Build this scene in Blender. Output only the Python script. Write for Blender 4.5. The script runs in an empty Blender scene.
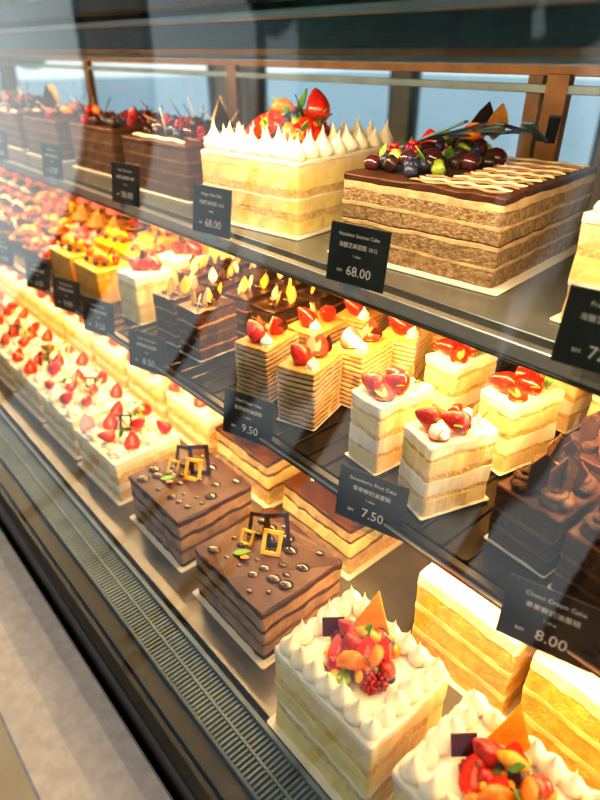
import bpy, math, random
from mathutils import Vector, Matrix, noise
D=bpy.data
scene=bpy.context.scene
pi=math.pi
ZT,ZM,ZB=-.237,-.441,-.68
SM,SB=.85,.8
CAMZ=1.38

# ------------------------------------------------------------- materials
MATS={}
def mat(name,c1,c2=None,rough=.5,scale=60,bump=0,bscale=None,sss=0,metal=0,coat=0,detail=3,spec=.5,emit=None,estr=0,lo=.35,hi=.65,trans=0,stretch=None,bd=.002):
    if name in MATS: return MATS[name]
    m=D.materials.new(name); m.use_nodes=True
    nt=m.node_tree; N=nt.nodes; L=nt.links
    p=N['Principled BSDF']
    p.inputs['Roughness'].default_value=rough
    p.inputs['Metallic'].default_value=metal
    p.inputs['Coat Weight'].default_value=coat
    p.inputs['Coat Roughness'].default_value=.08
    p.inputs['Specular IOR Level'].default_value=spec
    if sss:
        p.inputs['Subsurface Weight'].default_value=sss
        p.inputs['Subsurface Radius'].default_value=(.006,.004,.002)
        p.inputs['Subsurface Scale'].default_value=1.0
    if trans: p.inputs['Transmission Weight'].default_value=trans
    if emit:
        p.inputs['Emission Color'].default_value=(*emit,1); p.inputs['Emission Strength'].default_value=estr
    tc=N.new('ShaderNodeTexCoord')
    vec=tc.outputs['Object']
    if stretch:
        mp=N.new('ShaderNodeMapping'); mp.inputs['Scale'].default_value=stretch
        L.new(vec,mp.inputs['Vector']); vec=mp.outputs['Vector']
    nz=N.new('ShaderNodeTexNoise'); nz.inputs['Scale'].default_value=scale; nz.inputs['Detail'].default_value=detail
    L.new(vec,nz.inputs['Vector'])
    cr=N.new('ShaderNodeValToRGB')
    c2=c2 or tuple(x*.85 for x in c1)
    cr.color_ramp.elements[0].position=lo; cr.color_ramp.elements[1].position=hi
    cr.color_ramp.elements[0].color=(*c2,1); cr.color_ramp.elements[1].color=(*c1,1)
    L.new(nz.outputs['Fac'],cr.inputs['Fac']); L.new(cr.outputs['Color'],p.inputs['Base Color'])
    if bump:
        n2=N.new('ShaderNodeTexNoise'); n2.inputs['Scale'].default_value=bscale or scale*3; n2.inputs['Detail'].default_value=5
        L.new(vec,n2.inputs['Vector'])
        b=N.new('ShaderNodeBump'); b.inputs['Strength'].default_value=bump; b.inputs['Distance'].default_value=bd
        L.new(n2.outputs['Fac'],b.inputs['Height']); L.new(b.outputs['Normal'],p.inputs['Normal'])
    MATS[name]=m; return m

def mat_berry(name,base,dot,scale=230,rough=.28,th=.14):
    m=mat(name,base,tuple(x*.55 for x in base),rough=rough,scale=60,coat=.45,bump=.25,bscale=220)
    nt=m.node_tree;N=nt.nodes;L=nt.links;p=N['Principled BSDF']
    cr=[n for n in N if n.type=='VALTORGB'][0]; tc=[n for n in N if n.type=='TEX_COORD'][0]
    v=N.new('ShaderNodeTexVoronoi'); v.inputs['Scale'].default_value=scale; v.inputs['Randomness'].default_value=.5
    L.new(tc.outputs['Object'],v.inputs['Vector'])
    lt=N.new('ShaderNodeMath'); lt.operation='LESS_THAN'; lt.inputs[1].default_value=th
    L.new(v.outputs['Distance'],lt.inputs[0])
    mx=N.new('ShaderNodeMixRGB'); mx.inputs[2].default_value=(*dot,1)
    L.new(lt.outputs[0],mx.inputs[0]); L.new(cr.outputs['Color'],mx.inputs[1]); L.new(mx.outputs[0],p.inputs['Base Color'])
    return m

def mat_glass(name,tint=(.97,.985,.985),gain=1.0,rough=.01,base=.04):
    m=D.materials.new(name); m.use_nodes=True
    nt=m.node_tree;N=nt.nodes;L=nt.links
    for n in list(N):
        if n.type!='OUTPUT_MATERIAL': N.remove(n)
    out=[n for n in N][0]
    g=N.new('ShaderNodeNewGeometry'); dt=N.new('ShaderNodeVectorMath'); dt.operation='DOT_PRODUCT'
    L.new(g.outputs['Normal'],dt.inputs[0]); L.new(g.outputs['Incoming'],dt.inputs[1])
    ab=N.new('ShaderNodeMath'); ab.operation='ABSOLUTE'; L.new(dt.outputs['Value'],ab.inputs[0])
    s=N.new('ShaderNodeMath'); s.operation='SUBTRACT'; s.inputs[0].default_value=1; L.new(ab.outputs[0],s.inputs[1])
    pw=N.new('ShaderNodeMath'); pw.operation='POWER'; pw.inputs[1].default_value=5; L.new(s.outputs[0],pw.inputs[0])
    ma=N.new('ShaderNodeMath'); ma.operation='MULTIPLY_ADD'; ma.inputs[1].default_value=.96*gain; ma.inputs[2].default_value=base*gain; ma.use_clamp=True
    L.new(pw.outputs[0],ma.inputs[0])
    t=N.new('ShaderNodeBsdfTransparent'); t.inputs[0].default_value=(*tint,1)
    gl=N.new('ShaderNodeBsdfGlossy'); gl.inputs['Roughness'].default_value=rough
    mx=N.new('ShaderNodeMixShader'); L.new(ma.outputs[0],mx.inputs[0]); L.new(t.outputs[0],mx.inputs[1]); L.new(gl.outputs[0],mx.inputs[2])
    L.new(mx.outputs[0],out.inputs['Surface'])
    return m

cream=mat('whipped_cream',(.92,.86,.74),(.87,.78,.62),rough=.5,scale=30,bump=.2,bscale=120,sss=.15)
cream_y=mat('cream_warm',(.87,.72,.42),(.80,.61,.29),rough=.55,scale=50,bump=.4,bscale=160,sss=.1)
sponge_y=mat('sponge_yellow',(.84,.56,.15),(.68,.40,.08),rough=.85,scale=110,bump=1.0,bscale=320,bd=.004)
sponge_l=mat('sponge_pale',(.84,.62,.29),(.68,.44,.16),rough=.85,scale=120,bump=1.0,bscale=320,bd=.004)
lemon=mat('lemon_cream',(.86,.72,.33),(.79,.61,.22),rough=.6,scale=50,bump=.5,bscale=200,sss=.1)
sponge_h=mat('sponge_hazelnut',(.38,.26,.145),(.19,.115,.058),rough=.85,scale=150,bump=1.0,bscale=350,bd=.004)
cream_h=mat('cream_hazelnut',(.58,.43,.25),(.44,.30,.16),rough=.65,scale=60,bump=.6,bscale=220)
choc=mat('chocolate_dark',(.040,.013,.006),(.022,.008,.004),rough=.3,scale=60,bump=.2,bscale=200,coat=.15)
choc_sponge=mat('sponge_chocolate',(.095,.034,.014),(.040,.014,.006),rough=.8,scale=150,bump=1.0,bscale=400,bd=.004)
choc_cream=mat('cream_chocolate',(.17,.072,.030),(.10,.042,.017),rough=.5,scale=60,bump=.4,bscale=250)
mocha=mat('cream_mocha',(.40,.235,.125),(.26,.14,.07),rough=.65,scale=50,bump=.6,bscale=180)
cocoa=mat('cocoa_top',(.075,.024,.010),(.038,.012,.006),rough=.45,scale=26,bump=.3,bscale=300,detail=6,spec=.3)
choc_gloss=mat('chocolate_glaze',(.050,.017,.008),(.032,.011,.005),rough=.06,scale=20,coat=1.0)
caramel=mat('caramel_cream',(.54,.26,.07),(.38,.16,.035),rough=.55,scale=80,bump=.4)
gold=mat('gold_chocolate',(.95,.58,.05),(.88,.48,.03),rough=.35,metal=0,scale=30)
straw=mat_berry('strawberry_red',(.62,.014,.008),(.80,.35,.10))
straw_cut=mat('strawberry_cut',(.78,.06,.03),(.62,.018,.010),rough=.18,scale=160,coat=.6)
straw_core=mat('strawberry_core',(.85,.26,.16),(.76,.14,.08),rough=.25,scale=160,coat=.4)
green=mat('leaf_green',(.13,.30,.03),(.06,.17,.015),rough=.5,scale=90)
blueb=mat('blueberry',(.03,.04,.10),(.015,.018,.05),rough=.35,scale=60,bump=.2)
orange=mat('orange_segment',(.92,.28,.012),(.85,.17,.005),rough=.22,scale=90,coat=.5,sss=.15,bump=.3,bscale=300)
mango=mat('mango_yellow',(.93,.50,.03),(.88,.36,.012),rough=.22,scale=60,coat=.5,sss=.15,bump=.2,bscale=250)
kiwi=mat_berry('kiwi_green',(.32,.46,.05),(.02,.03,.01),scale=300,th=.2)
rasp=mat('raspberry_red',(.38,.008,.02),(.25,.004,.014),rough=.3,scale=60,coat=.35)
cherry=mat('cherry_red',(.48,.010,.010),(.30,.006,.006),rough=.12,scale=30,coat=.7)
plum=mat('plum_dark',(.07,.012,.02),(.04,.008,.012),rough=.2,scale=30,coat=.5)
wchoc=mat('white_chocolate',(.80,.66,.46),(.74,.58,.38),rough=.45,scale=40)
pink=mat('pink_cream',(.85,.22,.30),(.75,.13,.20),rough=.5,scale=40)
crust=mat('tart_crust',(.55,.26,.07),(.38,.16,.035),rough=.8,scale=110,bump=.6,bscale=350)
bluechoc=mat('slate_blue_chocolate',(.12,.24,.30),(.07,.15,.20),rough=.4,scale=50)
board=mat('paper_board',(.60,.57,.52),(.54,.51,.46),rough=.55,scale=30)
cardm=mat('card_black',(.018,.018,.020),(.013,.013,.015),rough=.45,scale=30,spec=.3)
textm=mat('card_print_white',(.64,.64,.62),(.58,.58,.56),rough=.6,scale=30)
steel=mat('brushed_steel',(.50,.52,.54),(.42,.44,.46),rough=.3,metal=.9,scale=40,stretch=(1,40,40))
beamm=mat('beam_grey_metal',(.060,.078,.092),(.042,.056,.068),rough=.28,metal=.6,scale=20,stretch=(1,20,20))
beam_d=mat('beam_dark',(.022,.028,.034),(.016,.021,.026),rough=.35,metal=.3,scale=20)
beam_l=mat('beam_light_strip',(.26,.32,.35),(.20,.25,.28),rough=.3,metal=.5,scale=20)
blackm=mat('black_frame',(.010,.011,.015),(.007,.008,.011),rough=.3,scale=20,spec=.5)
trayd=mat('black_tray',(.016,.012,.010),(.009,.007,.006),rough=.2,scale=20,spec=.5)
shelfm=mat('shelf_plate_grey',(.20,.21,.215),(.16,.17,.175),rough=.22,metal=.6,scale=20)
deckm=mat('deck_plate',(.15,.13,.105),(.11,.095,.078),rough=.28,metal=.4,scale=20)
ventm=mat('vent_grey',(.16,.20,.23),(.12,.155,.18),rough=.5,metal=.2,scale=30)
ventd=mat('vent_dark',(.07,.088,.105),(.06,.072,.09),rough=.6,scale=30)
bronze=mat('bronze_door_frame',(.28,.13,.05),(.21,.095,.035),rough=.35,metal=.4,scale=30)
backp=mat('back_panel_brown',(.24,.11,.04),(.17,.075,.028),rough=.4,scale=12)
stone=mat('stone_ledge',(.44,.43,.47),(.36,.35,.39),rough=.5,scale=60,bump=.1)
floorm=mat('floor_beige_tile',(.70,.56,.38),(.64,.50,.32),rough=.4,scale=6)
wallm=mat('wall_plaster',(.50,.36,.24),(.43,.30,.19),rough=.8,scale=8)
ceilm=mat('ceiling_paint',(.22,.22,.22),(.19,.19,.19),rough=.8,scale=8)
frame_m=mat('window_frame_dark',(.04,.045,.05),(.03,.035,.04),rough=.4,scale=8)
ledm=mat('led_tube',(1,.8,.5),(1,.8,.5),emit=(1,.66,.26),estr=8)
acry=mat_glass('acrylic_clear',(.9,.92,.92),2.0)
cglass=mat_glass('case_glass',(.965,.98,.985),1.55,base=.05)
dglass=mat_glass('door_glass',(.92,.94,.92),1.0)
wglass=mat_glass('window_glass',(.96,.98,.98),1.0)

# ------------------------------------------------------------- builder
def RZ(a): return Matrix.Rotation(a,4,'Z')
def RX(a): return Matrix.Rotation(a,4,'X')
def RY(a): return Matrix.Rotation(a,4,'Y')
def TR(x,y=0,z=0): return Matrix.Translation((x,y,z))
TOP=[]
class B:
    def __init__(s,name,seed=0):
        s.name=name;s.v=[];s.f=[];s.mi=[];s.sm=[];s.mats=[];s.T=Matrix.Identity(4);s.r=random.Random(seed); s.sd=(seed*7.31)%53
    def m(s,mt):
        if mt not in s.mats: s.mats.append(mt)
        return s.mats.index(mt)
    def add(s,vs,fs,mt,T=None,smooth=True):
        M=s.T@T if T is not None else s.T
        o=len(s.v); k=s.m(mt)
        s.v+= [tuple(M@Vector(v)) for v in vs]
        for f in fs:
            s.f.append(tuple(i+o for i in f)); s.mi.append(k); s.sm.append(smooth)
    def rings(s,rs,mt,T=None,smooth=True,cap=True):
        n=len(rs[0]); vs=[p for r in rs for p in r]; fs=[]
        for i in range(len(rs)-1):
            for j in range(n):
                a=i*n+j;b=i*n+(j+1)%n
                fs.append((a,b,b+n,a+n))
        if cap:
            fs.append(tuple(reversed(range(n)))); fs.append(tuple(range((len(rs)-1)*n,len(rs)*n)))
        s.add(vs,fs,mt,T,smooth)
    def slab(s,w,d,z0,z1,mt,r=.004,b=.0012,jit=0,m=6,T=None,smooth=False,fr=60):
        hw,hd=w/2,d/2; r=min(r,hw*.99,hd*.99)
        cs=[(hw-r,-hd+r,-pi/2),(hw-r,hd-r,0),(-hw+r,hd-r,pi/2),(-hw+r,-hd+r,pi)]
        out=[]
        for i,(cx,cy,a0) in enumerate(cs):
            for k in range(4):
                a=a0+k*pi/6; out.append((cx+r*math.cos(a),cy+r*math.sin(a),math.cos(a),math.sin(a)))
            nx=cs[(i+1)%4]; a=a0+pi/2
            p0=(cx+r*math.cos(a),cy+r*math.sin(a)); p1=(nx[0]+r*math.cos(nx[2]),nx[1]+r*math.sin(nx[2]))
            for k in range(1,m):
                t=k/m; out.append((p0[0]*(1-t)+p1[0]*t,p0[1]*(1-t)+p1[1]*t,math.cos(a),math.sin(a)))
        sd=s.sd
        rs=[]
        h=z1-z0; b=min(b,h*.4)
        for z,o in ((z0,b),(z0+b,0),(z1-b,0),(z1,b)):
            ring=[]
            zr=z0 if z<(z0+z1)/2 else z1
            for x,y,nx,ny in out:
                dj=jit*noise.noise(Vector((x*fr+sd,y*fr,z*fr*.6))) if jit else 0
                dz=jit*(.9*noise.noise(Vector((x*fr*.6,y*fr*.6+sd,zr*47)))+.6*noise.noise(Vector((x*fr*2,y*fr*2+sd,zr*67)))) if jit else 0
                ring.append((x-nx*(o-dj),y-ny*(o-dj),z+dz))
            rs.append(ring)
        s.rings(rs,mt,T,smooth)
    def box(s,cx,cy,cz,w,d,h,mt,R=None,b=.0008):
        T=TR(cx,cy,cz); T=T@R if R is not None else T
        s.slab(w,d,-h/2,h/2,mt,r=min(b,w/3,d/3),b=min(b,h/3),m=1,T=T)
    def lathe(s,prof,mt,n=14,T=None,mod=None,smooth=True):
        rs=[]
        for i,(r,z) in enumerate(prof):
            ring=[]
            for j in range(n):
                a=2*pi*j/n; rr=r*(mod(a,z,i) if mod else 1)
                ring.append((rr*math.cos(a),rr*math.sin(a),z))
            rs.append(ring)
        s.rings(rs,mt,T,smooth)
    def ell(s,c,rad,mt,R=None,n=12,m=7):
        prof=[(max(.02,math.sin(pi*i/m)),-math.cos(pi*i/m)) for i in range(m+1)]
        T=TR(*c)@(R if R is not None else Matrix.Identity(4))@Matrix.Diagonal((*rad,1))
        s.lathe(prof,mt,n,T)
    def plate(s,pts,th,mt,T=None):
        s.rings([[(x,y,-th/2) for x,y in pts],[(x,y,th/2) for x,y in pts]],mt,T,False)
    def tube(s,pts,r,mt,n=6,T=None,rz=None,taper=None):
        rs=[]
        for i,p in enumerate(pts):
            p=Vector(p); a=Vector(pts[max(0,i-1)]); c=Vector(pts[min(len(pts)-1,i+1)])
            t=(c-a).normalized(); u=t.cross(Vector((0,0,1)))
            if u.length<1e-3:u=Vector((1,0,0))
            u.normalize(); w=u.cross(t)
            e=r*(.55 if i in(0,len(pts)-1) else 1)
            if taper: e*=1-(1-taper)*i/(len(pts)-1)
            rs.append([tuple(p+u*math.cos(2*pi*j/n)*e+w*math.sin(2*pi*j/n)*e*(rz or 1)) for j in range(n)])
        s.rings(rs,mt,T)
    def done(s,loc=(0,0,0),rot=0):
        me=D.meshes.new(s.name); me.from_pydata(s.v,[],s.f); me.update()
        for mt in s.mats: me.materials.append(mt)
        for i,p in enumerate(me.polygons): p.material_index=s.mi[i]; p.use_smooth=s.sm[i]
        import bmesh
        bm=bmesh.new(); bm.from_mesh(me); bmesh.ops.recalc_face_normals(bm,faces=bm.faces); bm.to_mesh(me); bm.free()
        o=D.objects.new(s.name,me); scene.collection.objects.link(o)
        o.location=loc; o.rotation_euler=(0,0,rot); TOP.append(o); return o

# ------------------------------------------------------------- toppings
def strawberry(b,x,y,z,r=.011,tilt=None,az=None,leaf=True):
    R=b.r; tilt=R.uniform(1.2,1.9) if tilt is None else tilt; az=R.uniform(0,2*pi) if az is None else az
    r*=R.uniform(.88,1.1)
    T=TR(x,y,z)@RZ(az)@RY(tilt)@Matrix.Diagonal((r*R.uniform(.9,1.05),r*R.uniform(.85,1.0),r*R.uniform(.95,1.15),1))
    prof=[(.05,-.92),(.45,-.98),(.82,-.82),(.98,-.45),(.95,-.05),(.80,.40),(.58,.80),(.34,1.12),(.14,1.32),(.03,1.38)]
    ph=R.random()*6
    b.lathe(prof,straw,14,T,mod=lambda a,zz,i:1+.05*math.cos(3*a+ph))
    if leaf:
        for k in range(6):
            a=2*pi*k/6+R.random()*.4
            L=T@RZ(a)@TR(0,0,-1.02)@RY(-.35+R.uniform(-.3,.2))
            b.plate([(0,-.12),(.5,-.28),(1.15,0),(.5,.28),(0,.12)],.08,green,L)
        b.tube([(0,0,-1),(0.05,0,-1.35)],.1,green,5,T)
def straw_half(b,x,y,z,r=.011,az=2.25,lean=.6):
    """half strawberry; flat cut side faces local -x"""
    T=TR(x,y,z)@RZ(az)@RY(lean)@Matrix.Scale(r,4)
    rs=[];prof=[(.05,-.92),(.5,-.98),(.88,-.75),(1.0,-.35),(.92,.1),(.70,.6),(.38,1.02),(.12,1.28)]
    for rr,zz in prof:
        rs.append([(rr*math.cos(t),rr*math.sin(t),zz) for t in [(-pi/2+pi*k/8) for k in range(9)]])
    b.rings(rs,straw,T)
    F=T@TR(-.03,0,0)@RZ(pi/2)@RX(pi/2)
    b.plate([(-.93*rr,zz) for rr,zz in prof]+[(.93*rr,zz) for rr,zz in reversed(prof)],.06,straw_cut,F)
    b.plate([(-.26*rr,zz*.55-.05) for rr,zz in prof]+[(.26*rr,zz*.55-.05) for rr,zz in reversed(prof)],.08,straw_core,F)
    for k in range(3):
        b.plate([(0,-.10),(.4,-.22),(.9,0),(.4,.22),(0,.10)],.08,green,T@TR(0,0,-1)@RZ(-1.0+k*1.0)@RY(-.2))
def leaf(b,x,y,z,s=.012,mt=None,az=None,tilt=None,w=.34):
    R=b.r; az=R.uniform(0,2*pi) if az is None else az; tilt=R.uniform(-1.2,-.3) if tilt is None else tilt
    T=TR(x,y,z)@RZ(az)@RY(tilt)@Matrix.Scale(s,4)
    pts=[(0,-.05),(.3,-w*.8),(.65,-w),(1.05,-w*.6),(1.4,0),(1.05,w*.6),(.65,w),(.3,w*.8),(0,.05)]
    b.plate(pts,.06,mt or green,T)
def blueberry(b,x,y,z,r=.006):
    b.ell((x,y,z),(r,r,r*.92),blueb)
    b.lathe([(.5,.82),(.5,1.05),(.35,1.05),(.3,.9)],blueb,6,TR(x,y,z)@RX(b.r.uniform(-.8,.8))@Matrix.Scale(r,4))
def raspberry(b,x,y,z,r=.007):
    for i in range(4):
        zz=-.5+i*.5; rr=math.sqrt(max(.05,1-zz*zz*.8))*.75; n=[7,8,6,3][i]
        for k in range(n):
            a=2*pi*k/n+i*.4
            b.ell((x+r*rr*math.cos(a),y+r*rr*math.sin(a),z+r*zz),(r*.34,)*3,rasp,n=6,m=4)
def segment(b,x,y,z,r=.013,mt=None,az=None,tilt=None):
    R=b.r; az=R.uniform(0,2*pi) if az is None else az; tilt=R.uniform(-.9,.9) if tilt is None else tilt
    T=TR(x,y,z)@RZ(az)@RX(tilt)
    rs=[]
    for i in range(9):
        t=-1.0+2.0*i/8; e=math.cos(t*1.45)*.52+.07
        cx,cz=r*math.sin(t),r*(math.cos(t)-.6)
        ring=[]
        for j in range(8):
            a=2*pi*j/8; q=e*r*math.cos(a)
            ring.append((cx+q*math.sin(t),e*r*.85*math.sin(a),cz+q*math.cos(t)))
        rs.append(ring)
    b.rings(rs,mt or orange,T)
def chunk(b,x,y,z,r,mt):
    R=b.r
    T=TR(x,y,z)@RZ(R.uniform(0,6))@RX(R.uniform(-.7,.7))@RY(R.uniform(-.7,.7))
    b.slab(r*1.7,r*1.5,-r*.7,r*.7,mt,r=r*.4,b=r*.3,T=T,m=2,smooth=True)
def peak(b,x,y,z,r=.013,h=.026,mt=None,lean=None):
    R=b.r; k=R.uniform(.88,1.10); r*=k;h*=k*R.uniform(.92,1.1)
    prof=[(.75,0),(1.0,.09),(1.0,.22),(.84,.38),(.58,.52),(.34,.66),(.17,.80),(.07,.94),(.015,1.08)]
    T=TR(x,y,z)@RX(R.uniform(-.16,.16))@RY(R.uniform(-.16,.16))
    b.lathe([(a*r,c*h) for a,c in prof],mt or cream,14,T)
def rosette(b,x,y,z,r=.012,h=.016,mt=None,turns=1.6,n=30,lobes=6):
    prof=[]
    K=9
    for i in range(K+1):
        t=i/K; prof.append((r*(math.cos(t*pi/2)**.7*.95+.05)*(1+.12*math.sin(t*pi*5)),h*t))
    b.lathe(prof,mt or cream,n,TR(x,y,z)@RZ(b.r.random()*6),mod=lambda a,zz,i:1+.17*math.cos(lobes*a+zz/h*turns*3))
def swirl(b,x,y,z,r=.018,h=.022,mt=None,turns=2.6):
    K=44; rr=r*.34; a0=b.r.random()*6; pts=[]
    for i in range(K+1):
        t=i/K; R0=(r-rr)*(1-t)**.8+.0004; a=a0+turns*2*pi*t
        pts.append((x+R0*math.cos(a),y+R0*math.sin(a),z+rr*.8+h*t))
    b.lathe([(r*.8,0),(r*.6,h*.5),(r*.1,h*.9)],mt,12,TR(x,y,z))
    b.tube(pts,rr,mt,8,taper=.35)
def stick(b,x,y,z,l=.04,r=.0012,mt=None,az=None,tilt=None):
    R=b.r; az=R.uniform(0,2*pi) if az is None else az; tilt=R.uniform(.4,1.2) if tilt is None else tilt
    b.tube([(0,0,0),(0,0,l*.5),(0,0,l)],r,mt or choc,6,TR(x,y,z)@RZ(az)@RY(tilt))
def sqframe(b,x,y,z,s,mt,az=0,tilt=.3,roll=0,th=.0022,wf=.17,asp=1.0):
    T=TR(x,y,z)@RZ(az)@RX(tilt)@RY(roll)
    w=s*wf; H=s*asp
    for dx,dz,ww,hh in ((0,w/2,s,w),(0,H-w/2,s,w),(-s/2+w/2,H/2,w,H),(s/2-w/2,H/2,w,H)):
        b.slab(ww,th,dz-hh/2,dz+hh/2,mt,r=.0004,b=.0003,m=1,T=T@TR(dx,0,0))
def fruit_pile(b,x,y,z,rad,n,kinds,up=.02,size=1.0):
    R=b.r
    for i in range(n):
        q=math.sqrt(R.random()); a=R.uniform(0,2*pi)
        px,py=x+rad*q*math.cos(a),y+rad*q*math.sin(a); pz=z+.005*size+up*(1-q)*R.uniform(.5,1)
        k=kinds[i%len(kinds)]; s=size*R.uniform(.85,1.15)
        if k=='s': strawberry(b,px,py,pz+.004,.010*s)
        elif k=='h': straw_half(b,px,py,pz+.006,.012*s,2.25+R.uniform(-.6,.6),.9)
        elif k=='b': blueberry(b,px,py,pz,.0065*s)
        elif k=='r': raspberry(b,px,py,pz,.0075*s)
        elif k=='o': segment(b,px,py,pz,.014*s,orange)
        elif k=='q': chunk(b,px,py,pz,.0085*s,orange)
        elif k=='m': chunk(b,px,py,pz,.008*s,mango)
        elif k=='p': segment(b,px,py,pz,.016*s,mango)
        elif k=='k': chunk(b,px,py,pz,.0075*s,kiwi)
        elif k=='c': b.ell((px,py,pz+.002),(.0085*s,)*3,cherry)
        elif k=='d': b.ell((px,py,pz+.001),(.010*s,.009*s,.008*s),plum)
        elif k=='l': leaf(b,px,py,pz+.005,.012*s)
        elif k=='w': stick(b,px,py,pz,.035*s,.0012,wchoc)
        elif k=='t': stick(b,px,py,pz,.04*s,.0014,choc)
        elif k=='x': chunk(b,px,py,pz,.007*s,choc)
def shard(b,x,y,z,q,rz,tilt=1.35,mt=None):
    b.plate([(-.010*q,0),(.009*q,.002),(.013*q,.026*q),(.002*q,.036*q),(-.009*q,.024*q)],.0014,mt or choc,TR(x,y,z)@RZ(rz)@RX(tilt))
def layers(b,w,d,z,spec,jit=.0016,r=.004,m=12,fr=60):
    for i,(h,mt,o) in enumerate(spec):
        last=i==len(spec)-1
        b.slab(w+2*o*.5,d+2*o*.5,z,z+h,mt,r=r,b=.0012 if last else .00025,jit=jit,m=m,fr=fr); z+=h
    return z
def place(b,near,w,d,rot,z,s=1):
    rot=math.radians(rot)
    c=Vector((near[0]*s,near[1]*s))+Vector((-w/2*math.cos(rot)-d/2*math.sin(rot),-w/2*math.sin(rot)+d/2*math.cos(rot)))
    return b.done((c.x,c.y,z),rot)
def brd(b,w,d,e=.008): b.slab(w+e*2,d+e*2,0,.002,board,r=.004,b=.0004,m=1); return .002

# ------------------------------------------------------------- top shelf cakes
b=B('hazelnut_layer_cake',1); w,d=.222,.265
z=brd(b,w,d,.014)
z=layers(b,w,d,z,[(.020,sponge_h,0),(.0035,cream_h,.0006),(.018,sponge_h,0),(.005,cream_h,.0008),(.002,choc_sponge,0),(.016,sponge_h,0),(.004,cream_h,.0006),(.015,sponge_h,0),(.009,cream_h,.0004),(.008,cocoa,.001)],jit=.0024)
for i in range(14):
    yy=-d/2+.014+i*.0180
    x0=-.02 if i<3 else (.01 if i<9 else -.045)
    pts=[]
    for k in range(23):
        t=k/22; pts.append((x0+(w/2-.008-x0)*t, yy+.0045*math.sin(t*(20+3*(i%3))+i*1.7), z+.0015))
    b.tube(pts,.0026,wchoc if i%2 else mocha,8,rz=.7)
fruit_pile(b,-.060,-.065,z,.045,36,['b','b','d','x','b','k','x','b','l','b','d','r'],.022,1.4)
fruit_pile(b,-.050,.035,z,.058,44,['b','d','b','x','k','b','x','d','l','h','d','b'],.036,1.45)
for i in range(8):
    b.box(-.050+.014*i,-.03+.02*i,z+.040+.002*(i%3),.095,.015,.003,bluechoc if i%2==0 else blueb,RZ(.15+i*.26)@RY(-.4+.12*i))
for k in range(4): rosette(b,-.085+.03*k,.075-.006*k,z,.011,.012,cream_y)
leaf(b,-.03,.05,z+.03,.036,choc,az=-.4,tilt=-1.2,w=.5); leaf(b,-.01,.06,z+.03,.034,caramel,az=-.6,tilt=-1.3,w=.45)
segment(b,-.02,.02,z+.036,.020,orange)
place(b,(-.350,.592),w,d,6,ZT)

b=B('meringue_peak_cake',2); w,d=.20,.25
z=brd(b,w,d,.012)
z=layers(b,w,d,z,[(.020,lemon,0),(.010,sponge_l,-.0003),(.018,lemon,.0003),(.003,cream,.0006),(.012,sponge_l,-.0003),(.022,lemon,0),(.010,cream_y,.0004),(.006,cream,.001)],jit=.0026)
def peaks_border(b,w,d,z,n1,n2,rows,r,h,mt=None):
    for q in range(rows):
        o=r*1.05+q*r*1.9
        nn=n1-q*2 if rows>1 else n1
        for i in range(nn):
            x=-w/2+o+(w-2*o)*i/(nn-1)
            for yy in (-d/2+o,d/2-o): peak(b,x,yy,z,r,h,mt)
        nn=(n2-q*2 if rows>1 else n2)
        for i in range(1,nn-1):
            y=-d/2+o+(d-2*o)*i/(nn-1)
            for xx in (-w/2+o,w/2-o): peak(b,xx,y,z,r,h,mt)
peaks_border(b,w,d,z,7,8,2,.0150,.034)
fruit_pile(b,-.012,-.012,z+.010,.058,58,['b','s','k','c','q','l','o','b','h','l','r','m'],.050,1.5)
for i in range(4): stick(b,.005*i,.0,z+.03,.05,.0016,choc if i%2 else green)
leaf(b,-.01,.0,z+.045,.03); leaf(b,-.02,.0,z+.045,.032); leaf(b,.0,.01,z+.045,.03)
segment(b,-.02,-.02,z+.052,.020,orange,.6,.3)
strawberry(b,.025,.01,z+.058,.019,tilt=.5,az=2.6)
place(b,(-.664,.571),w,d,8,ZT)

def choc_block(name,seed,near,w,d,rot,z0,s=1,style=0,h=1.0):
    b=B(name,seed); z=brd(b,w,d)
    z=layers(b,w,d,z,[(.018*h,choc_sponge,0),(.004*h,choc_cream,.0006),(.018*h,choc_sponge,0),(.004*h,choc_cream,.0006),(.018*h,choc_sponge,0),(.004*h,choc_cream,.0006),(.018*h,choc_sponge,0),(.008*h,cocoa,.001)],jit=.0022)
    if style==0:
        for i in range(7):
            yy=-d/2+.015+i*(d-.03)/6
            pts=[(-w/2+.02+(w-.04)*k/14,yy+.004*math.sin(k*1.3+i),z+.003) for k in range(15)]
            b.tube(pts,.004,wchoc if i%2==0 else choc_cream,6)
        fruit_pile(b,-.02,-.02,z,.08,46,['d','b','t','r','x','w','b','d'],.028,1.4)
        for k in range(3):
            b.plate([(-.022,0),(.022,0),(0,.052)],.003,gold if k<2 else choc,TR(.0+.030*k,.05-.02*k,z+.016)@RZ(.7+.3*k)@RX(1.35))
    elif style==1:
        for i in range(46):
            x=b.r.uniform(-w/2+.015,w/2-.015);y=b.r.uniform(-d/2+.015,d/2-.015)
            [lambda:b.ell((x,y,z+.006),(.011,.010,.009),plum),lambda:raspberry(b,x,y,z+.007,.010),lambda:blueberry(b,x,y,z+.006,.008),lambda:chunk(b,x,y,z+.01,.011,choc)][i%4]()
        for i in range(6): stick(b,b.r.uniform(-.06,.06),b.r.uniform(-.05,.05),z+.01,.04,.0018,choc)
        strawberry(b,.02,.0,z+.02,.013,.5)
    else:
        fruit_pile(b,0,0,z,.07,30,['o','x','t','d','w','x','s','l'],.02,1.3)
    return place(b,near,w,d,rot,z0,s)
choc_block('chocolate_layer_cake',3,(-.965,.578),.215,.22,3,ZT,style=0)
choc_block('chocolate_berry_cake',4,(-1.275,.592),.20,.20,2,ZT,style=1)
x=-1.56
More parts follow.
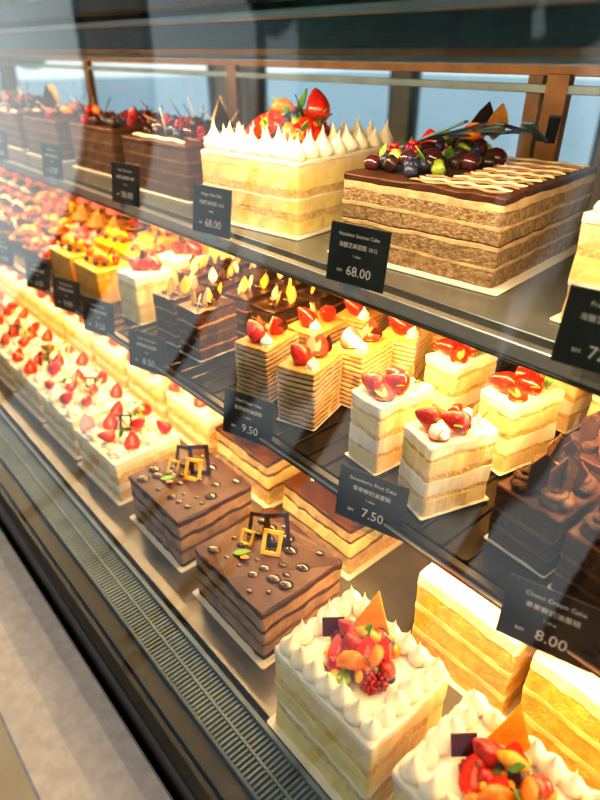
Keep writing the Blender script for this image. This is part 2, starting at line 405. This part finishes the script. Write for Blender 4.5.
for i in range(6):
    choc_block(['mixed_fruit_cake','chocolate_layer_cake','nut_praline_cake'][i%3],10+i,(x,.585),.20,.21,2,ZT,style=[2,0,2][i%3],h=.95); x-=.27

def fruit_cake(name,seed,near,w,d,h,z0,s=1,rot=0,rows=1,n1=6,n2=5,pr=.0115,side='lemon',size=1.0):
    b=B(name,seed); z=brd(b,w,d)
    k=h/.10
    z=layers(b,w,d,z,[(.024*k,lemon,0),(.010*k,sponge_l,-.0003),(.005*k,cream,.0005),(.023*k,lemon,.0004),(.010*k,sponge_l,-.0003),(.020*k,cream_y,0),(.008*k,cream,.0010)],jit=.0028)
    peaks_border(b,w,d,z,n1,n2,rows,pr,pr*2.1)
    fruit_pile(b,.004,0,z+.002,min(w,d)*.29,48,['q','m','c','k','r','h','b','r','m','c','d','q','s'],.018,size)
    e=size/1.1
    segment(b,-.002,.012,z+.026,.016*e,mango,.4,.5); segment(b,.018,.000,z+.022,.015*e,orange,2.0,.4); segment(b,.008,-.022,z+.018,.018*e,orange,.7,-.4)
    strawberry(b,-.022,.004,z+.024,.012*e,.9,3.6,leaf=True)
    b.plate([(-.022,0),(.018,0),(.0,.046)],.0022,mango,TR(-.012,.032,z+.010)@RZ(.5)@RX(1.25))
    leaf(b,.0,.0,z+.032,.014); leaf(b,.02,-.01,z+.026,.013)
    b.plate([(-.012,-.010),(.012,-.010),(.012,.010),(-.012,.010)],.0014,plum,TR(-.040,.0,z+.014)@RZ(.9)@RX(1.0))
    return place(b,near,w,d,rot,z0,s)
fruit_cake('mixed_fruit_cake',31,(-.045,.57),.21,.22,.105,ZT,n1=8,n2=8,pr=.013,size=1.6)
fruit_cake('mixed_fruit_cake',32,(.24,.57),.21,.22,.105,ZT,n1=8,n2=8,pr=.013,size=1.6)

# ------------------------------------------------------------- bottom deck
H=.132
fruit_cake('fruit_topped_cream_cake',41,(-.239,.314),.142,.118,H,ZB,SB,n1=7,n2=6,pr=.0118,size=1.05)
fruit_cake('fruit_topped_cream_cake',42,(-.030,.314),.142,.118,H,ZB,SB,n1=7,n2=6,pr=.0118,size=1.05)
fruit_cake('fruit_topped_cream_cake',43,(.18,.314),.142,.118,H,ZB,SB,n1=7,n2=6,pr=.0118,size=1.05)
def yellow_block(seed,near,deep=.12):
    b=B('custard_sponge_cake',seed); w,d=.136,deep; z=brd(b,w,d)
    z=layers(b,w,d,z,[(.030,sponge_y,0),(.009,cream_y,.0006),(.032,sponge_y,0),(.009,cream_y,.0006),(.030,sponge_y,0),(.020,cream,.0008)],jit=.0024)
    return place(b,near,w,d,0,ZB,SB)
for i,n in enumerate([(-.205,.565),(-.015,.565),(.18,.565),(-.205,.75),(-.015,.75),(-.40,.84),(-.62,.84),(-.84,.84)]): yellow_block(51+i,n)
def tiramisu(seed,near,deco=True,w=.152,d=.136):
    b=B('chocolate_tiramisu_cake',seed); z=brd(b,w,d)
    if deco: sp=[(.008,choc_sponge,0),(.018,mocha,.0005),(.007,choc_cream,0),(.018,mocha,.0006),(.008,choc_sponge,0),(.018,mocha,.0004),(.010,cocoa,.0012)]
    else: sp=[(.014,sponge_l,0),(.016,cream_h,.0005),(.006,choc_cream,0),(.022,cream_y,.0006),(.006,choc_cream,0),(.016,cream_h,.0004),(.007,cocoa,.0012)]
    z=layers(b,w,d,z,sp,jit=.0030)
    R=b.r
    if deco:
        pts=[]
        for i in range(90):
            x=R.uniform(-w/2+.014,w/2-.012);y=R.uniform(-d/2+.012,d/2-.012)
            if all((x-q[0])**2+(y-q[1])**2>.017**2 for q in pts): pts.append((x,y))
        for i,(x,y) in enumerate(pts[:28]):
            r=[.0045,.0080,.0062,.0032][i%4]
            b.ell((x,y,z+.0008),(r*1.3,r,r*.62),choc_gloss,RZ(.6+R.random()*.6))
        sqframe(b,.004,.002,z+.001,.027,gold,az=.80,tilt=-.35,roll=.15,asp=1.35,wf=.2)
        sqframe(b,.000,.022,z+.001,.033,choc,az=.80,tilt=-.3,roll=-.08,asp=1.5,wf=.2)
        sqframe(b,-.034,-.012,z+.001,.018,gold,az=.75,tilt=-.3,roll=.25,asp=1.3,wf=.2)
        sqframe(b,-.036,.010,z+.001,.026,choc,az=.75,tilt=-.3,roll=.1,asp=1.4,wf=.2)
        leaf(b,-.030,-.034,z+.003,.018,green,az=.8,tilt=-.2); leaf(b,-.020,-.030,z+.003,.013,caramel,az=.2,tilt=-.3)
    else:
        for i in range(4):
            b.ell((R.uniform(-w/2+.02,w/2-.02),R.uniform(-d/2+.02,d/2-.02),z+.0005),(.004,.0035,.0025),wchoc)
    return place(b,near,w,d,0,ZB,SB)
tiramisu(61,(-.505,.362)); tiramisu(62,(-.766,.372))
tiramisu(63,(-.547,.595),False); tiramisu(64,(-.800,.605),False)
def straw_cake(seed,near):
    b=B('strawberry_cream_cake',seed); w,d=.152,.128; z=brd(b,w,d)
    z=layers(b,w,d,z,[(.020,sponge_l,0),(.014,cream,.0006),(.018,sponge_l,0),(.012,cream_y,.0006),(.016,cream,.001)],jit=.0030)
    R=b.r
    for i in range(4):
        for j in range(4):
            x=-w/2+.020+i*(w-.040)/3+R.uniform(-.006,.006); y=-d/2+.018+j*(d-.036)/3+R.uniform(-.006,.006)
            if (i+j)%2: rosette(b,x,y,z,.015,.016,cream)
            else:
                rosette(b,x,y,z,.012,.008,cream)
                if R.random()<.35: straw_half(b,x,y,z+.016,.014,2.25+R.uniform(-.6,.6),R.uniform(.6,1.0))
                else: strawberry(b,x,y,z+.017,.0125,R.uniform(.3,1.5),leaf=(i%2==0))
    for k in range(6):
        stick(b,R.uniform(-.04,.05),R.uniform(-.04,.04),z+.014,.038,.0016,[gold,choc,wchoc][k%3])
        leaf(b,R.uniform(-.05,.05),R.uniform(-.04,.04),z+.016,.014)
    sqframe(b,R.uniform(-.02,.02),R.uniform(-.02,.02),z+.006,.022,choc,az=.8,tilt=-.3,asp=1.3)
    return place(b,near,w,d,R.uniform(-2,2),ZB,SB)
x=-1.02; i=0
while x>-3.9:
    straw_cake(70+i,(x,.372)); straw_cake(90+i,(x-.01,.610)); x-=.222; i+=1

# ------------------------------------------------------------- middle shelf slices
def shortcake(seed,c,rot):
    b=B('strawberry_shortcake_slice',seed); w,d=.052,.086
    b.slab(w+.006,d+.006,0,.001,board,r=.003,b=.0003,m=1)
    z=layers(b,w,d,.001,[(.020,cream_y,0),(.006,sponge_l,-.0004),(.020,cream,.0004),(.008,sponge_l,-.0004),(.018,cream_y,.0003),(.005,sponge_l,-.0004),(.014,cream,.001)],jit=.0026,r=.004,fr=80)
    R=b.r; rr=math.radians(rot)
    # two big berries lying on their sides, tips toward the viewer's left, plus one cut half
    strawberry(b,-.010,-.022,z+.0115,.0130,1.5,3.3-rr+R.uniform(-.25,.25))
    strawberry(b,.009,.000,z+.0120,.0130,1.45,3.5-rr+R.uniform(-.3,.3))
    straw_half(b,.012,-.024,z+.008,.0115,2.25-rr+R.uniform(-.2,.2),1.15)
    strawberry(b,-.010,.012,z+.011,.0105,1.4,R.uniform(0,6))
    leaf(b,-.004,.030,z+.002,.014,caramel,az=1.2,tilt=-1.3,w=.5); leaf(b,.006,.030,z+.002,.015,choc,az=.5,tilt=-1.1,w=.45)
    leaf(b,.016,.018,z+.006,.015); leaf(b,.012,.026,z+.004,.014); leaf(b,.016,-.008,z+.014,.013,az=-.3,tilt=-.4); leaf(b,.018,-.03,z+.006,.011)
    b.done((c[0]*SM,c[1]*SM,ZM+.0034),rr)
for i,(c,r) in enumerate([((-.352,.556),-18),((-.466,.575),-5),((-.470,.745),-4),((-.345,.710),-12),((-.243,.83),-10),((-.09,.80),-6),((-.345,.875),-4)]): shortcake(101+i,c,r)
def crepe(seed,c,rot,kind=0):
    b=B('mille_crepe_slice',seed); w,d=.056,.078
    b.slab(w+.004,d+.004,0,.001,board,r=.003,b=.0003,m=1)
    sp=[]
    dk=[choc_cream,caramel][kind]; lt=[cream_h,cream_y][kind]
    for k in range(11): sp+=[(.0030,dk,-.0008),(.0040,lt,.0014)]
    z=layers(b,w,d,.001,sp+[(.005,[caramel,sponge_y][kind],.0006)],jit=.0020,r=.003,m=8,fr=80)
    R=b.r; face=2.25-math.radians(rot)
    if R.random()<.35: straw_half(b,-.006,-.018,z+.012,.0150,face+R.uniform(-.3,.3),R.uniform(.7,1.0))
    else: strawberry(b,-.006,-.016,z+.013,.0142,R.uniform(.5,1.3),R.uniform(2.6,4.2),leaf=False)
    rosette(b,.016,-.022,z,.009,.005,cream); peak(b,.016,-.022,z+.003,.0085,.016)
    if R.random()<.7: strawberry(b,.004,.018,z+.012,.0142,R.uniform(.4,1.3),R.uniform(-3,3),leaf=False)
    else: straw_half(b,.004,.016,z+.013,.0145,face+R.uniform(-.3,.3),.9)
    leaf(b,-.012,.0,z+.004,.018,caramel,tilt=-1.3); leaf(b,.0,.0,z+.006,.020,wchoc,tilt=-1.2); leaf(b,.012,.02,z+.002,.018,choc,tilt=-1.2,w=.5)
    b.done((c[0]*SM,c[1]*SM,ZM+.0034),math.radians(rot))
k=0
for cx,r0 in ((-.626,14),(-.735,10)):
    for j,cy in enumerate((.555,.658,.76,.86)):
        crepe(120+k,(cx+.012*j,cy+.01),r0+(-4 if j%2 else 5),1 if (cx>-.7 and j>0) else 0); k+=1
def choc_slice(seed,c,rot):
    b=B('chocolate_cake_slice',seed); w,d=.056,.080
    b.slab(w+.004,d+.004,0,.001,board,r=.003,b=.0003,m=1)
    z=layers(b,w,d,.001,[(.017,choc_sponge,0),(.003,caramel,.0006),(.017,choc_sponge,0),(.004,choc_cream,.0006),(.017,choc_sponge,0),(.003,caramel,.0006),(.016,choc_sponge,0),(.005,choc,.0006)],jit=.0020,r=.003,fr=80)
    R=b.r
    for k in range(6):
        leaf(b,R.uniform(-.018,.018),-.030+k*.012,z,R.uniform(.014,.022),[wchoc,caramel,choc,gold,wchoc,cream_h][R.randrange(6)],az=R.uniform(-.8,.8)+pi/2,tilt=-1.25,w=.42)
    for k in range(5): b.ell((R.uniform(-.018,.018),R.uniform(-.03,.03),z+.002),(.004,.004,.003),choc_gloss)
    if R.random()<.3: strawberry(b,0,.0,z+.009,.010,leaf=False)
    b.done((c[0]*SM,c[1]*SM,ZM+.0034),math.radians(rot))
k=0
for cx in (-.845,-.935,-1.025,-1.115):
    for cy in (.575,.685,.795,.90):
        if cx>-.9 and cy<.6: continue
        if cx<-1.1 and cy<.6: continue
        choc_slice(140+k,(cx,cy),4+k%3*3); k+=1
for i,c in enumerate([(-1.175,.575),(-1.215,.70),(-1.31,.90),(-1.225,.88)]):
    b=B('lemon_cream_slice',170+i); w,d=.066,.080
    b.slab(w+.004,d+.004,0,.001,board,r=.003,b=.0003,m=1)
    z=layers(b,w,d,.001,[(.028,lemon,0),(.010,sponge_l,-.0004),(.024,lemon,.0004),(.010,sponge_l,-.0004),(.016,cream,.0008)],jit=.0026,r=.003)
    for k in range(3): strawberry(b,-.010+.014*k,-.01+.012*k,z+.012,.013,.9,leaf=k==1)
    for k in range(3): leaf(b,.0,.0,z+.01,.020,choc,tilt=-1.2)
    peak(b,-.018,.022,z,.009,.014)
    b.done((c[0]*SM,c[1]*SM,ZM+.0034),.05)
for i in range(6):
    b=B('orange_mousse_cake',180+i); w,d=.105,.078
    z=layers(b,w,d,0,[(.016,sponge_y,0),(.034,mango,.0006),(.006,sponge_l,0),(.012,mango,.0012)],jit=.001,r=.004)
    for k in range(3): segment(b,-.03+.025*k,.0,z+.008,.018,orange if k!=1 else mango)
    for k in range(4): blueberry(b,-.03+.02*k,-.018+.01*(k%2),z+.005,.0055)
    leaf(b,.01,.01,z+.01,.022,choc); strawberry(b,.03,.015,z+.01,.009)
    c=[(-1.36,.56),(-1.36,.68),(-1.49,.80),(-1.44,.92),(-1.51,.56),(-1.51,.68)][i]
    b.done((c[0]*SM,c[1]*SM,ZM+.0034),.03)
k=0
for xx in [-1.68,-1.80,-1.92,-2.04,-2.16,-2.28,-2.40,-2.54,-2.68,-2.82,-2.95,-3.1,-3.25,-3.4]:
    for cy in (.57,.69,.81,.93):
        t=(k*7//3)%3
        b=B(['fruit_tart','chocolate_dome_tart','rose_cream_tart'][t],200+k)
        n=24
        b.lathe([(.032,0),(.042,.022),(.043,.024),(.040,.024),(.037,.018),(.002,.018)],crust,n,mod=lambda a,z,i:1+.03*math.cos(12*a))
        if t==0:
            fruit_pile(b,0,0,.02,.030,18,['o','s','k','b','m','r','s','p'],.014,1.1)
        elif t==1:
            b.lathe([(.037,.018),(.036,.032),(.028,.046),(.014,.054),(.001,.056)],choc_gloss,20)
            b.tube([(.02*math.cos(q*.8),.02*math.sin(q*.8),.052-.0002*q) for q in range(9)],.0015,gold,5)
            strawberry(b,0,0,.062,.010,.8)
        else:
            rosette(b,0,0,.018,.034,.03,pink if k%2 else caramel,lobes=8)
            rosette(b,0,0,.042,.018,.018,pink if k%2 else caramel,lobes=6); blueberry(b,.01,0,.058,.006)
        b.done((xx*SM,cy*SM,ZM+.0034),0); k+=1
def rosette_cake(seed,c,rot):
    b=B('chocolate_rosette_slice',seed); w,d=.068,.080
    b.slab(w+.004,d+.004,0,.001,board,r=.003,b=.0003,m=1)
    z=layers(b,w,d,.001,[(.018,choc_sponge,0),(.004,choc_cream,.0006),(.018,choc_sponge,0),(.004,choc_cream,.0006),(.018,choc_sponge,0),(.008,cocoa,.001)],jit=.0020,r=.003)
    R=b.r
    for i in range(2):
        for j in range(2):
            swirl(b,-.016+.032*i,-.020+.038*j,z,.0185,.012,[choc_sponge,choc_cream,choc_cream][(i+2*j)%3],turns=2.2)
    for k in range(9):
        shard(b,R.uniform(-.022,.022),-.028+.0068*k,z+.008,R.uniform(.8,1.2),R.uniform(-.9,1.2),1.35+R.uniform(-.35,.35),[choc,choc_cream,choc_sponge][k%3])
    b.ell((.0,-.002,z+.022),(.006,)*3,caramel)
    b.done((c[0]*SM,c[1]*SM,ZM+.0034),math.radians(rot))
for i,c in enumerate([(-.222,.575),(-.130,.56),(-.215,.70),(-.12,.68),(-.035,.56),(.06,.56),(.05,.69)]): rosette_cake(230+i,c,-4)

# ------------------------------------------------------------- price cards
def card(x,y,z,w,h,yaw,tilt,title,sub,price):
    c=B('price_card'); c.slab(w,.0016,0,h,cardm,r=.0006,b=.0004,m=1)
    c.box(0,.0012,-.002,w*.5,.003,.012,acry,b=.0004)
    c.box(0,-.0014,-.005,w*.30,.0012,.016,acry,b=.0003)
    o=c.done((x,y,z)); o.rotation_euler=(math.radians(tilt),0,math.radians(yaw))
    k=w/.083
    for body,size,zz in ((title,.0062*k,h*.80),(sub,.0066*k,h*.62),('1 slice',.0045*k,h*.47),('RM',.0055*k,h*.19),(price,.0160*k,h*.16)):
        cu=D.curves.new('print_'+body[:6],'FONT'); cu.body=body; cu.size=size; cu.align_x='CENTER'; cu.extrude=.0001; cu.resolution_u=2
        t=D.objects.new('card_print',cu); scene.collection.objects.link(t); t.parent=o
        t.location=((-w*.27 if body=='RM' else (w*.06 if body==price else 0)),-.0011,zz); t.rotation_euler=(pi/2,0,0)
        t.data.materials.append(textm)
for x,t,p in [(-.453,'Hazelnut Sesame Cake','68.00'),(-.742,'Mango Peak Cake','68.00'),(-1.005,'Dark Chocolate','58.00'),(-1.33,'Black Forest','62.00'),(-1.66,'Chestnut Cake','58.00'),(-1.98,'Praline Cake','65.00'),(-2.3,'Plum Cake','65.00'),(-.170,'Fresh Fruit Cake','72.00'),(.14,'Fruit Cake','72.00')]:
    card(x,.474,ZT+.006,.080,.066,8,-8,t,'海鹽芝麻蛋糕 1KG',p)
for x,t,p,dz in [(-.655,'Chef Crepe Cake','9.50',-.010),(-.392,'Strawberry Fruit Cake','7.50',-.013),(-.143,'Choco Cream Cake','8.00',-.014),(-.98,'Dark Chocolate','8.50',-.014),(-1.19,'Lemon Cream','7.50',-.008),(-1.36,'Orange Mousse','9.00',-.006),(-1.54,'Fruit Tart','6.50',-.004),(-1.8,'Dome Tart','6.50',0),(-2.1,'Rose Tart','7.00',0),(-2.4,'Fruit Tart','6.50',0),(.1,'Choco Cake','8.00',-.01)]:
    card(x*SM,.388,ZM-.004+dz,.082,.064,16,-10,t,'草莓鮮奶油蛋糕',p)

# ------------------------------------------------------------- display case
XL,XR=-3.6,.75; XC=(XL+XR)/2; XW=XR-XL
b=B('top_display_shelf')
b.box(XC,.72,ZT-.006,XW-.06,.40,.011,shelfm); b.box(XC,.490,ZT-.006,XW-.06,.012,.016,steel)
b.box(XC,.484,ZT-.016,XW-.06,.004,.004,blackm)
b.box(XC,.512,ZT-.017,XW-.06,.016,.008,steel); b.box(XC,.524,ZT-.016,XW-.1,.006,.005,ledm)
b.done()
b=B('middle_display_shelf')
b.box(XC,.660,ZM-.006,XW-.06,.50,.012,trayd); b.box(XC,.402,ZM-.007,XW-.06,.010,.016,blackm)
b.box(XC,.396,ZM-.006,XW-.06,.003,.004,steel)
x=XL+.05
while x<XR-.04:
    b.box(x,.66,ZM+.0012,.004,.50,.0028,trayd); x+=.03
b.box(XC,.424,ZM-.018,XW-.06,.016,.008,steel); b.box(XC,.436,ZM-.017,XW-.1,.006,.005,ledm)
b.done()
b=B('case_base')
b.box(XC,.60,ZB-.01,XW-.02,.70,.02,deckm)
b.box(XC,.56,-1.035,XW,.80,.69,blackm)
b.box(XC,.150,-.735,XW,.022,.075,blackm,b=.003); b.box(XC,.172,-.712,XW,.016,.018,blackm,b=.002)
b.done()
b=B('sliding_back_door')
b.box(XC,.955,(ZT+ZB)/2,XW-.04,.012,ZT-ZB-.02,backp)
for x in [-3.5,-2.93,-2.13,-1.32,-.50,.30]:
    b.box(x,.94,-.13,.035,.016,.20,bronze); b.box(x-.05,.965,-.13,.025,.016,.20,bronze)
b.box(XC,.955,-.018,XW-.04,.03,.030,bronze); b.box(XC,.955,-.232,XW-.04,.03,.02,bronze)
b.box(XC,.938,-.050,XW-.04,.010,.012,beam_l)
b.add([(XL+.02,.95,-.22),(XR-.02,.95,-.22),(XR-.02,.95,-.03),(XL+.02,.95,-.03)],[(0,1,2,3)],dglass,smooth=False)
b.done()
b=B('case_header_beam')
b.box(XC,.70,.014,XW,.50,.022,beam_d)
b.box(XC,.455,.018,XW,.030,.046,beamm,b=.006); b.box(XC,.438,.030,XW,.008,.008,beam_l,b=.002); b.box(XC,.447,.055,XW,.03,.026,beam_d,b=.004)
b.box(XC,.49,-.006,XW-.04,.03,.008,beam_l); b.box(XC,.512,-.006,XW-.1,.008,.005,ledm)
b.done()
b=B('case_end_panel'); b.box(XL+.006,.58,-.34,.012,.72,.64,blackm); b.done()
b=B('front_glass_pane')
vs=[];fs=[]
prof=[(.425-.275*((.70*(1-i/24))/.7)**1.8,-.70*(1-i/24)) for i in range(25)]+[(.425,.04),(.425,.09)]
for y,zz in prof: vs+=[(XL,y,zz),(XR,y,zz)]
for i in range(len(prof)-1): fs.append((2*i,2*i+1,2*i+3,2*i+2))
b.add(vs,fs,cglass,smooth=True); b.done()
b=B('air_vent_grille')
b.box(XC,.212,-.690,XW-.02,.056,.006,ventd)
x=XL+.02
while x<XR-.01:
    b.box(x,.212,-.686,.0032,.05,.004,ventm,b=.0006); x+=.0062
b.box(XC,.186,-.685,XW-.02,.004,.008,ventm); b.box(XC,.239,-.684,XW-.02,.006,.011,ventm); b.box(XC,.212,-.6855,XW-.02,.004,.006,ventm)
b.done()
b=B('stone_ledge')
b.box(XC,.072,-.775,XW,.121,.03,stone,b=.003); b.box(XC,.120,-1.08,XW,.03,.58,stone); b.done()

# ------------------------------------------------------------- room
FZ=-CAMZ; CZ=1.9
b=B('floor'); b.box(-1.2,.4,FZ-.05,9.6,8.4,.1,floorm); b.done()
b=B('ceiling'); b.box(-1.2,.4,CZ+.05,9.6,8.4,.1,ceilm); b.done()
b=B('ground_pavement'); b.box(0,0,FZ-.12,80,80,.02,mat('pavement_grey',(.46,.54,.57),(.40,.47,.50),rough=.8,scale=3)); b.done()
def wall_with_window(name,axis,pos,lo,hi,wz0,wz1,openings):
    b=B(name); t=.12
    def bx(a0,a1,z0,z1,mt=wallm,tt=t):
        if axis=='y': b.box((a0+a1)/2,pos,(z0+z1)/2,a1-a0,tt,z1-z0,mt)
        else: b.box(pos,(a0+a1)/2,(z0+z1)/2,tt,a1-a0,z1-z0,mt)
    if wz0>FZ+.02: bx(lo,hi,FZ,wz0)
    bx(lo,hi,wz1,CZ)
    prev=lo
    for a0,a1 in openings:
        if a0>prev: bx(prev,a0,max(wz0,FZ),wz1)
        prev=a1
    if prev<hi: bx(prev,hi,max(wz0,FZ),wz1)
    b.done()
    for i,(a0,a1) in enumerate(openings):
        b=B('window_1'); f=.05
        bx2=lambda p0,p1,q0,q1:(b.box((p0+p1)/2,pos,(q0+q1)/2,p1-p0,.06,q1-q0,frame_m) if axis=='y' else b.box(pos,(p0+p1)/2,(q0+q1)/2,.06,p1-p0,q1-q0,frame_m))
        q0=max(wz0,FZ)
        bx2(a0,a0+f,q0,wz1);bx2(a1-f,a1,q0,wz1);bx2(a0+f,a1-f,q0,q0+f);bx2(a0+f,a1-f,wz1-f,wz1)
        n=max(1,int((a1-a0)/1.3))
        for k in range(1,n): p=a0+(a1-a0)*k/n; bx2(p-.02,p+.02,q0,wz1)
        if axis=='y': vs=[(a0,pos,q0),(a1,pos,q0),(a1,pos,wz1),(a0,pos,wz1)]
        else: vs=[(pos,a0,q0),(pos,a1,q0),(pos,a1,wz1),(pos,a0,wz1)]
        b.add(vs,[(0,1,2,3)],wglass,smooth=False); b.done()
wall_with_window('wall_front','y',-2.2,-6,3.6,FZ,1.6,[(-5.6,-.6),(-.2,3.3)])
wall_with_window('wall_back','y',4.5,-6,3.6,-1.15,1.3,[(-5.8,-3.9),(-3.7,-2.0),(-1.8,.4)])
wall_with_window('wall_left','x',-6,-2.2,4.5,-1.0,1.3,[(-1.8,1.2),(1.6,4.0)])
b=B('wall_right'); b.box(3.6,1.15,(FZ+CZ)/2,.12,6.7,CZ-FZ,wallm); b.done()
foliage=mat('foliage',(.16,.40,.12),(.05,.19,.07),rough=.7,scale=4)
bark=mat('bark',(.12,.08,.05),(.08,.05,.03),rough=.9,scale=10)
R=random.Random(5)
for i,(tx,ty) in enumerate([(-3.2,-7.5),(-.5,-8.2),(2.5,-7),(-5.6,-6.2),(-8,-7),(-10,.5),(-11,3.5)]):
    b=B('tree',i); b.tube([(0,0,0),(.1,0,1),(0,.1,2.2)],.14,bark,8)
    for k in range(30):
        q=R.uniform(.35,.6); b.ell((R.uniform(-1.1,1.1),R.uniform(-1,1),R.uniform(1.4,3.6)),(q,q*R.uniform(.7,1.1),q*.7),foliage,RZ(R.random()*3)@RX(R.random()),n=9,m=5)
    b.done((tx,ty,FZ-.11))

# ------------------------------------------------------------- lights
def area(name,loc,size,sy,e,col,rot,parent=None):
    l=D.lights.new(name,'AREA'); l.shape='RECTANGLE'; l.size=size; l.size_y=sy; l.energy=e; l.color=col
    o=D.objects.new(name,l); scene.collection.objects.link(o); o.location=loc; o.rotation_euler=rot; TOP.append(o); return o
area('shelf_strip_light',(XC,.524,ZT-.023),XW-.1,.012,25,(1.0,.57,.20),(math.radians(20),0,0))
area('shelf_strip_light',(XC,.436,ZM-.024),XW-.1,.012,21,(1.0,.62,.22),(math.radians(8),0,0))
area('shelf_strip_light',(XC,.512,-.012),XW-.1,.012,20,(1.0,.70,.37),(math.radians(12),0,0))
for x in (-3.5,-1.2,1.2):
    area('ceiling_panel_light',(x,-.4,CZ-.02),.6,.6,20,(1,.82,.58),(0,0,0))

wd=D.worlds.new('sky'); scene.world=wd; wd.use_nodes=True
N=wd.node_tree.nodes; L=wd.node_tree.links; bg=N['Background']
tc=N.new('ShaderNodeTexCoord'); sx=N.new('ShaderNodeSeparateXYZ'); L.new(tc.outputs['Generated'],sx.inputs[0])
cr=N.new('ShaderNodeValToRGB'); L.new(sx.outputs['Z'],cr.inputs[0])
cr.color_ramp.elements[0].color=(.82,.93,.94,1); cr.color_ramp.elements[1].color=(.48,.65,.83,1)
L.new(cr.outputs[0],bg.inputs[0]); bg.inputs[1].default_value=1.35

# ------------------------------------------------------------- camera
cam=D.cameras.new('camera'); co=D.objects.new('camera',cam); scene.collection.objects.link(co); TOP.append(co)
P=math.atan(350/600.); a=math.radians(41)
dv=Vector((-math.cos(a)*math.cos(P),math.sin(a)*math.cos(P),-math.sin(P)))
co.rotation_euler=dv.to_track_quat('-Z','Y').to_euler()
cam.sensor_fit='VERTICAL'; cam.sensor_height=36; cam.sensor_width=27; cam.lens=27; cam.clip_start=.02
cam.dof.use_dof=True; cam.dof.focus_distance=.72; cam.dof.aperture_fstop=3.4
scene.camera=co
for o in TOP: o.location.z+=CAMZ
try:
    scene.view_settings.view_transform='Standard'
    scene.view_settings.look='Medium High Contrast'
except Exception as e: print(e)
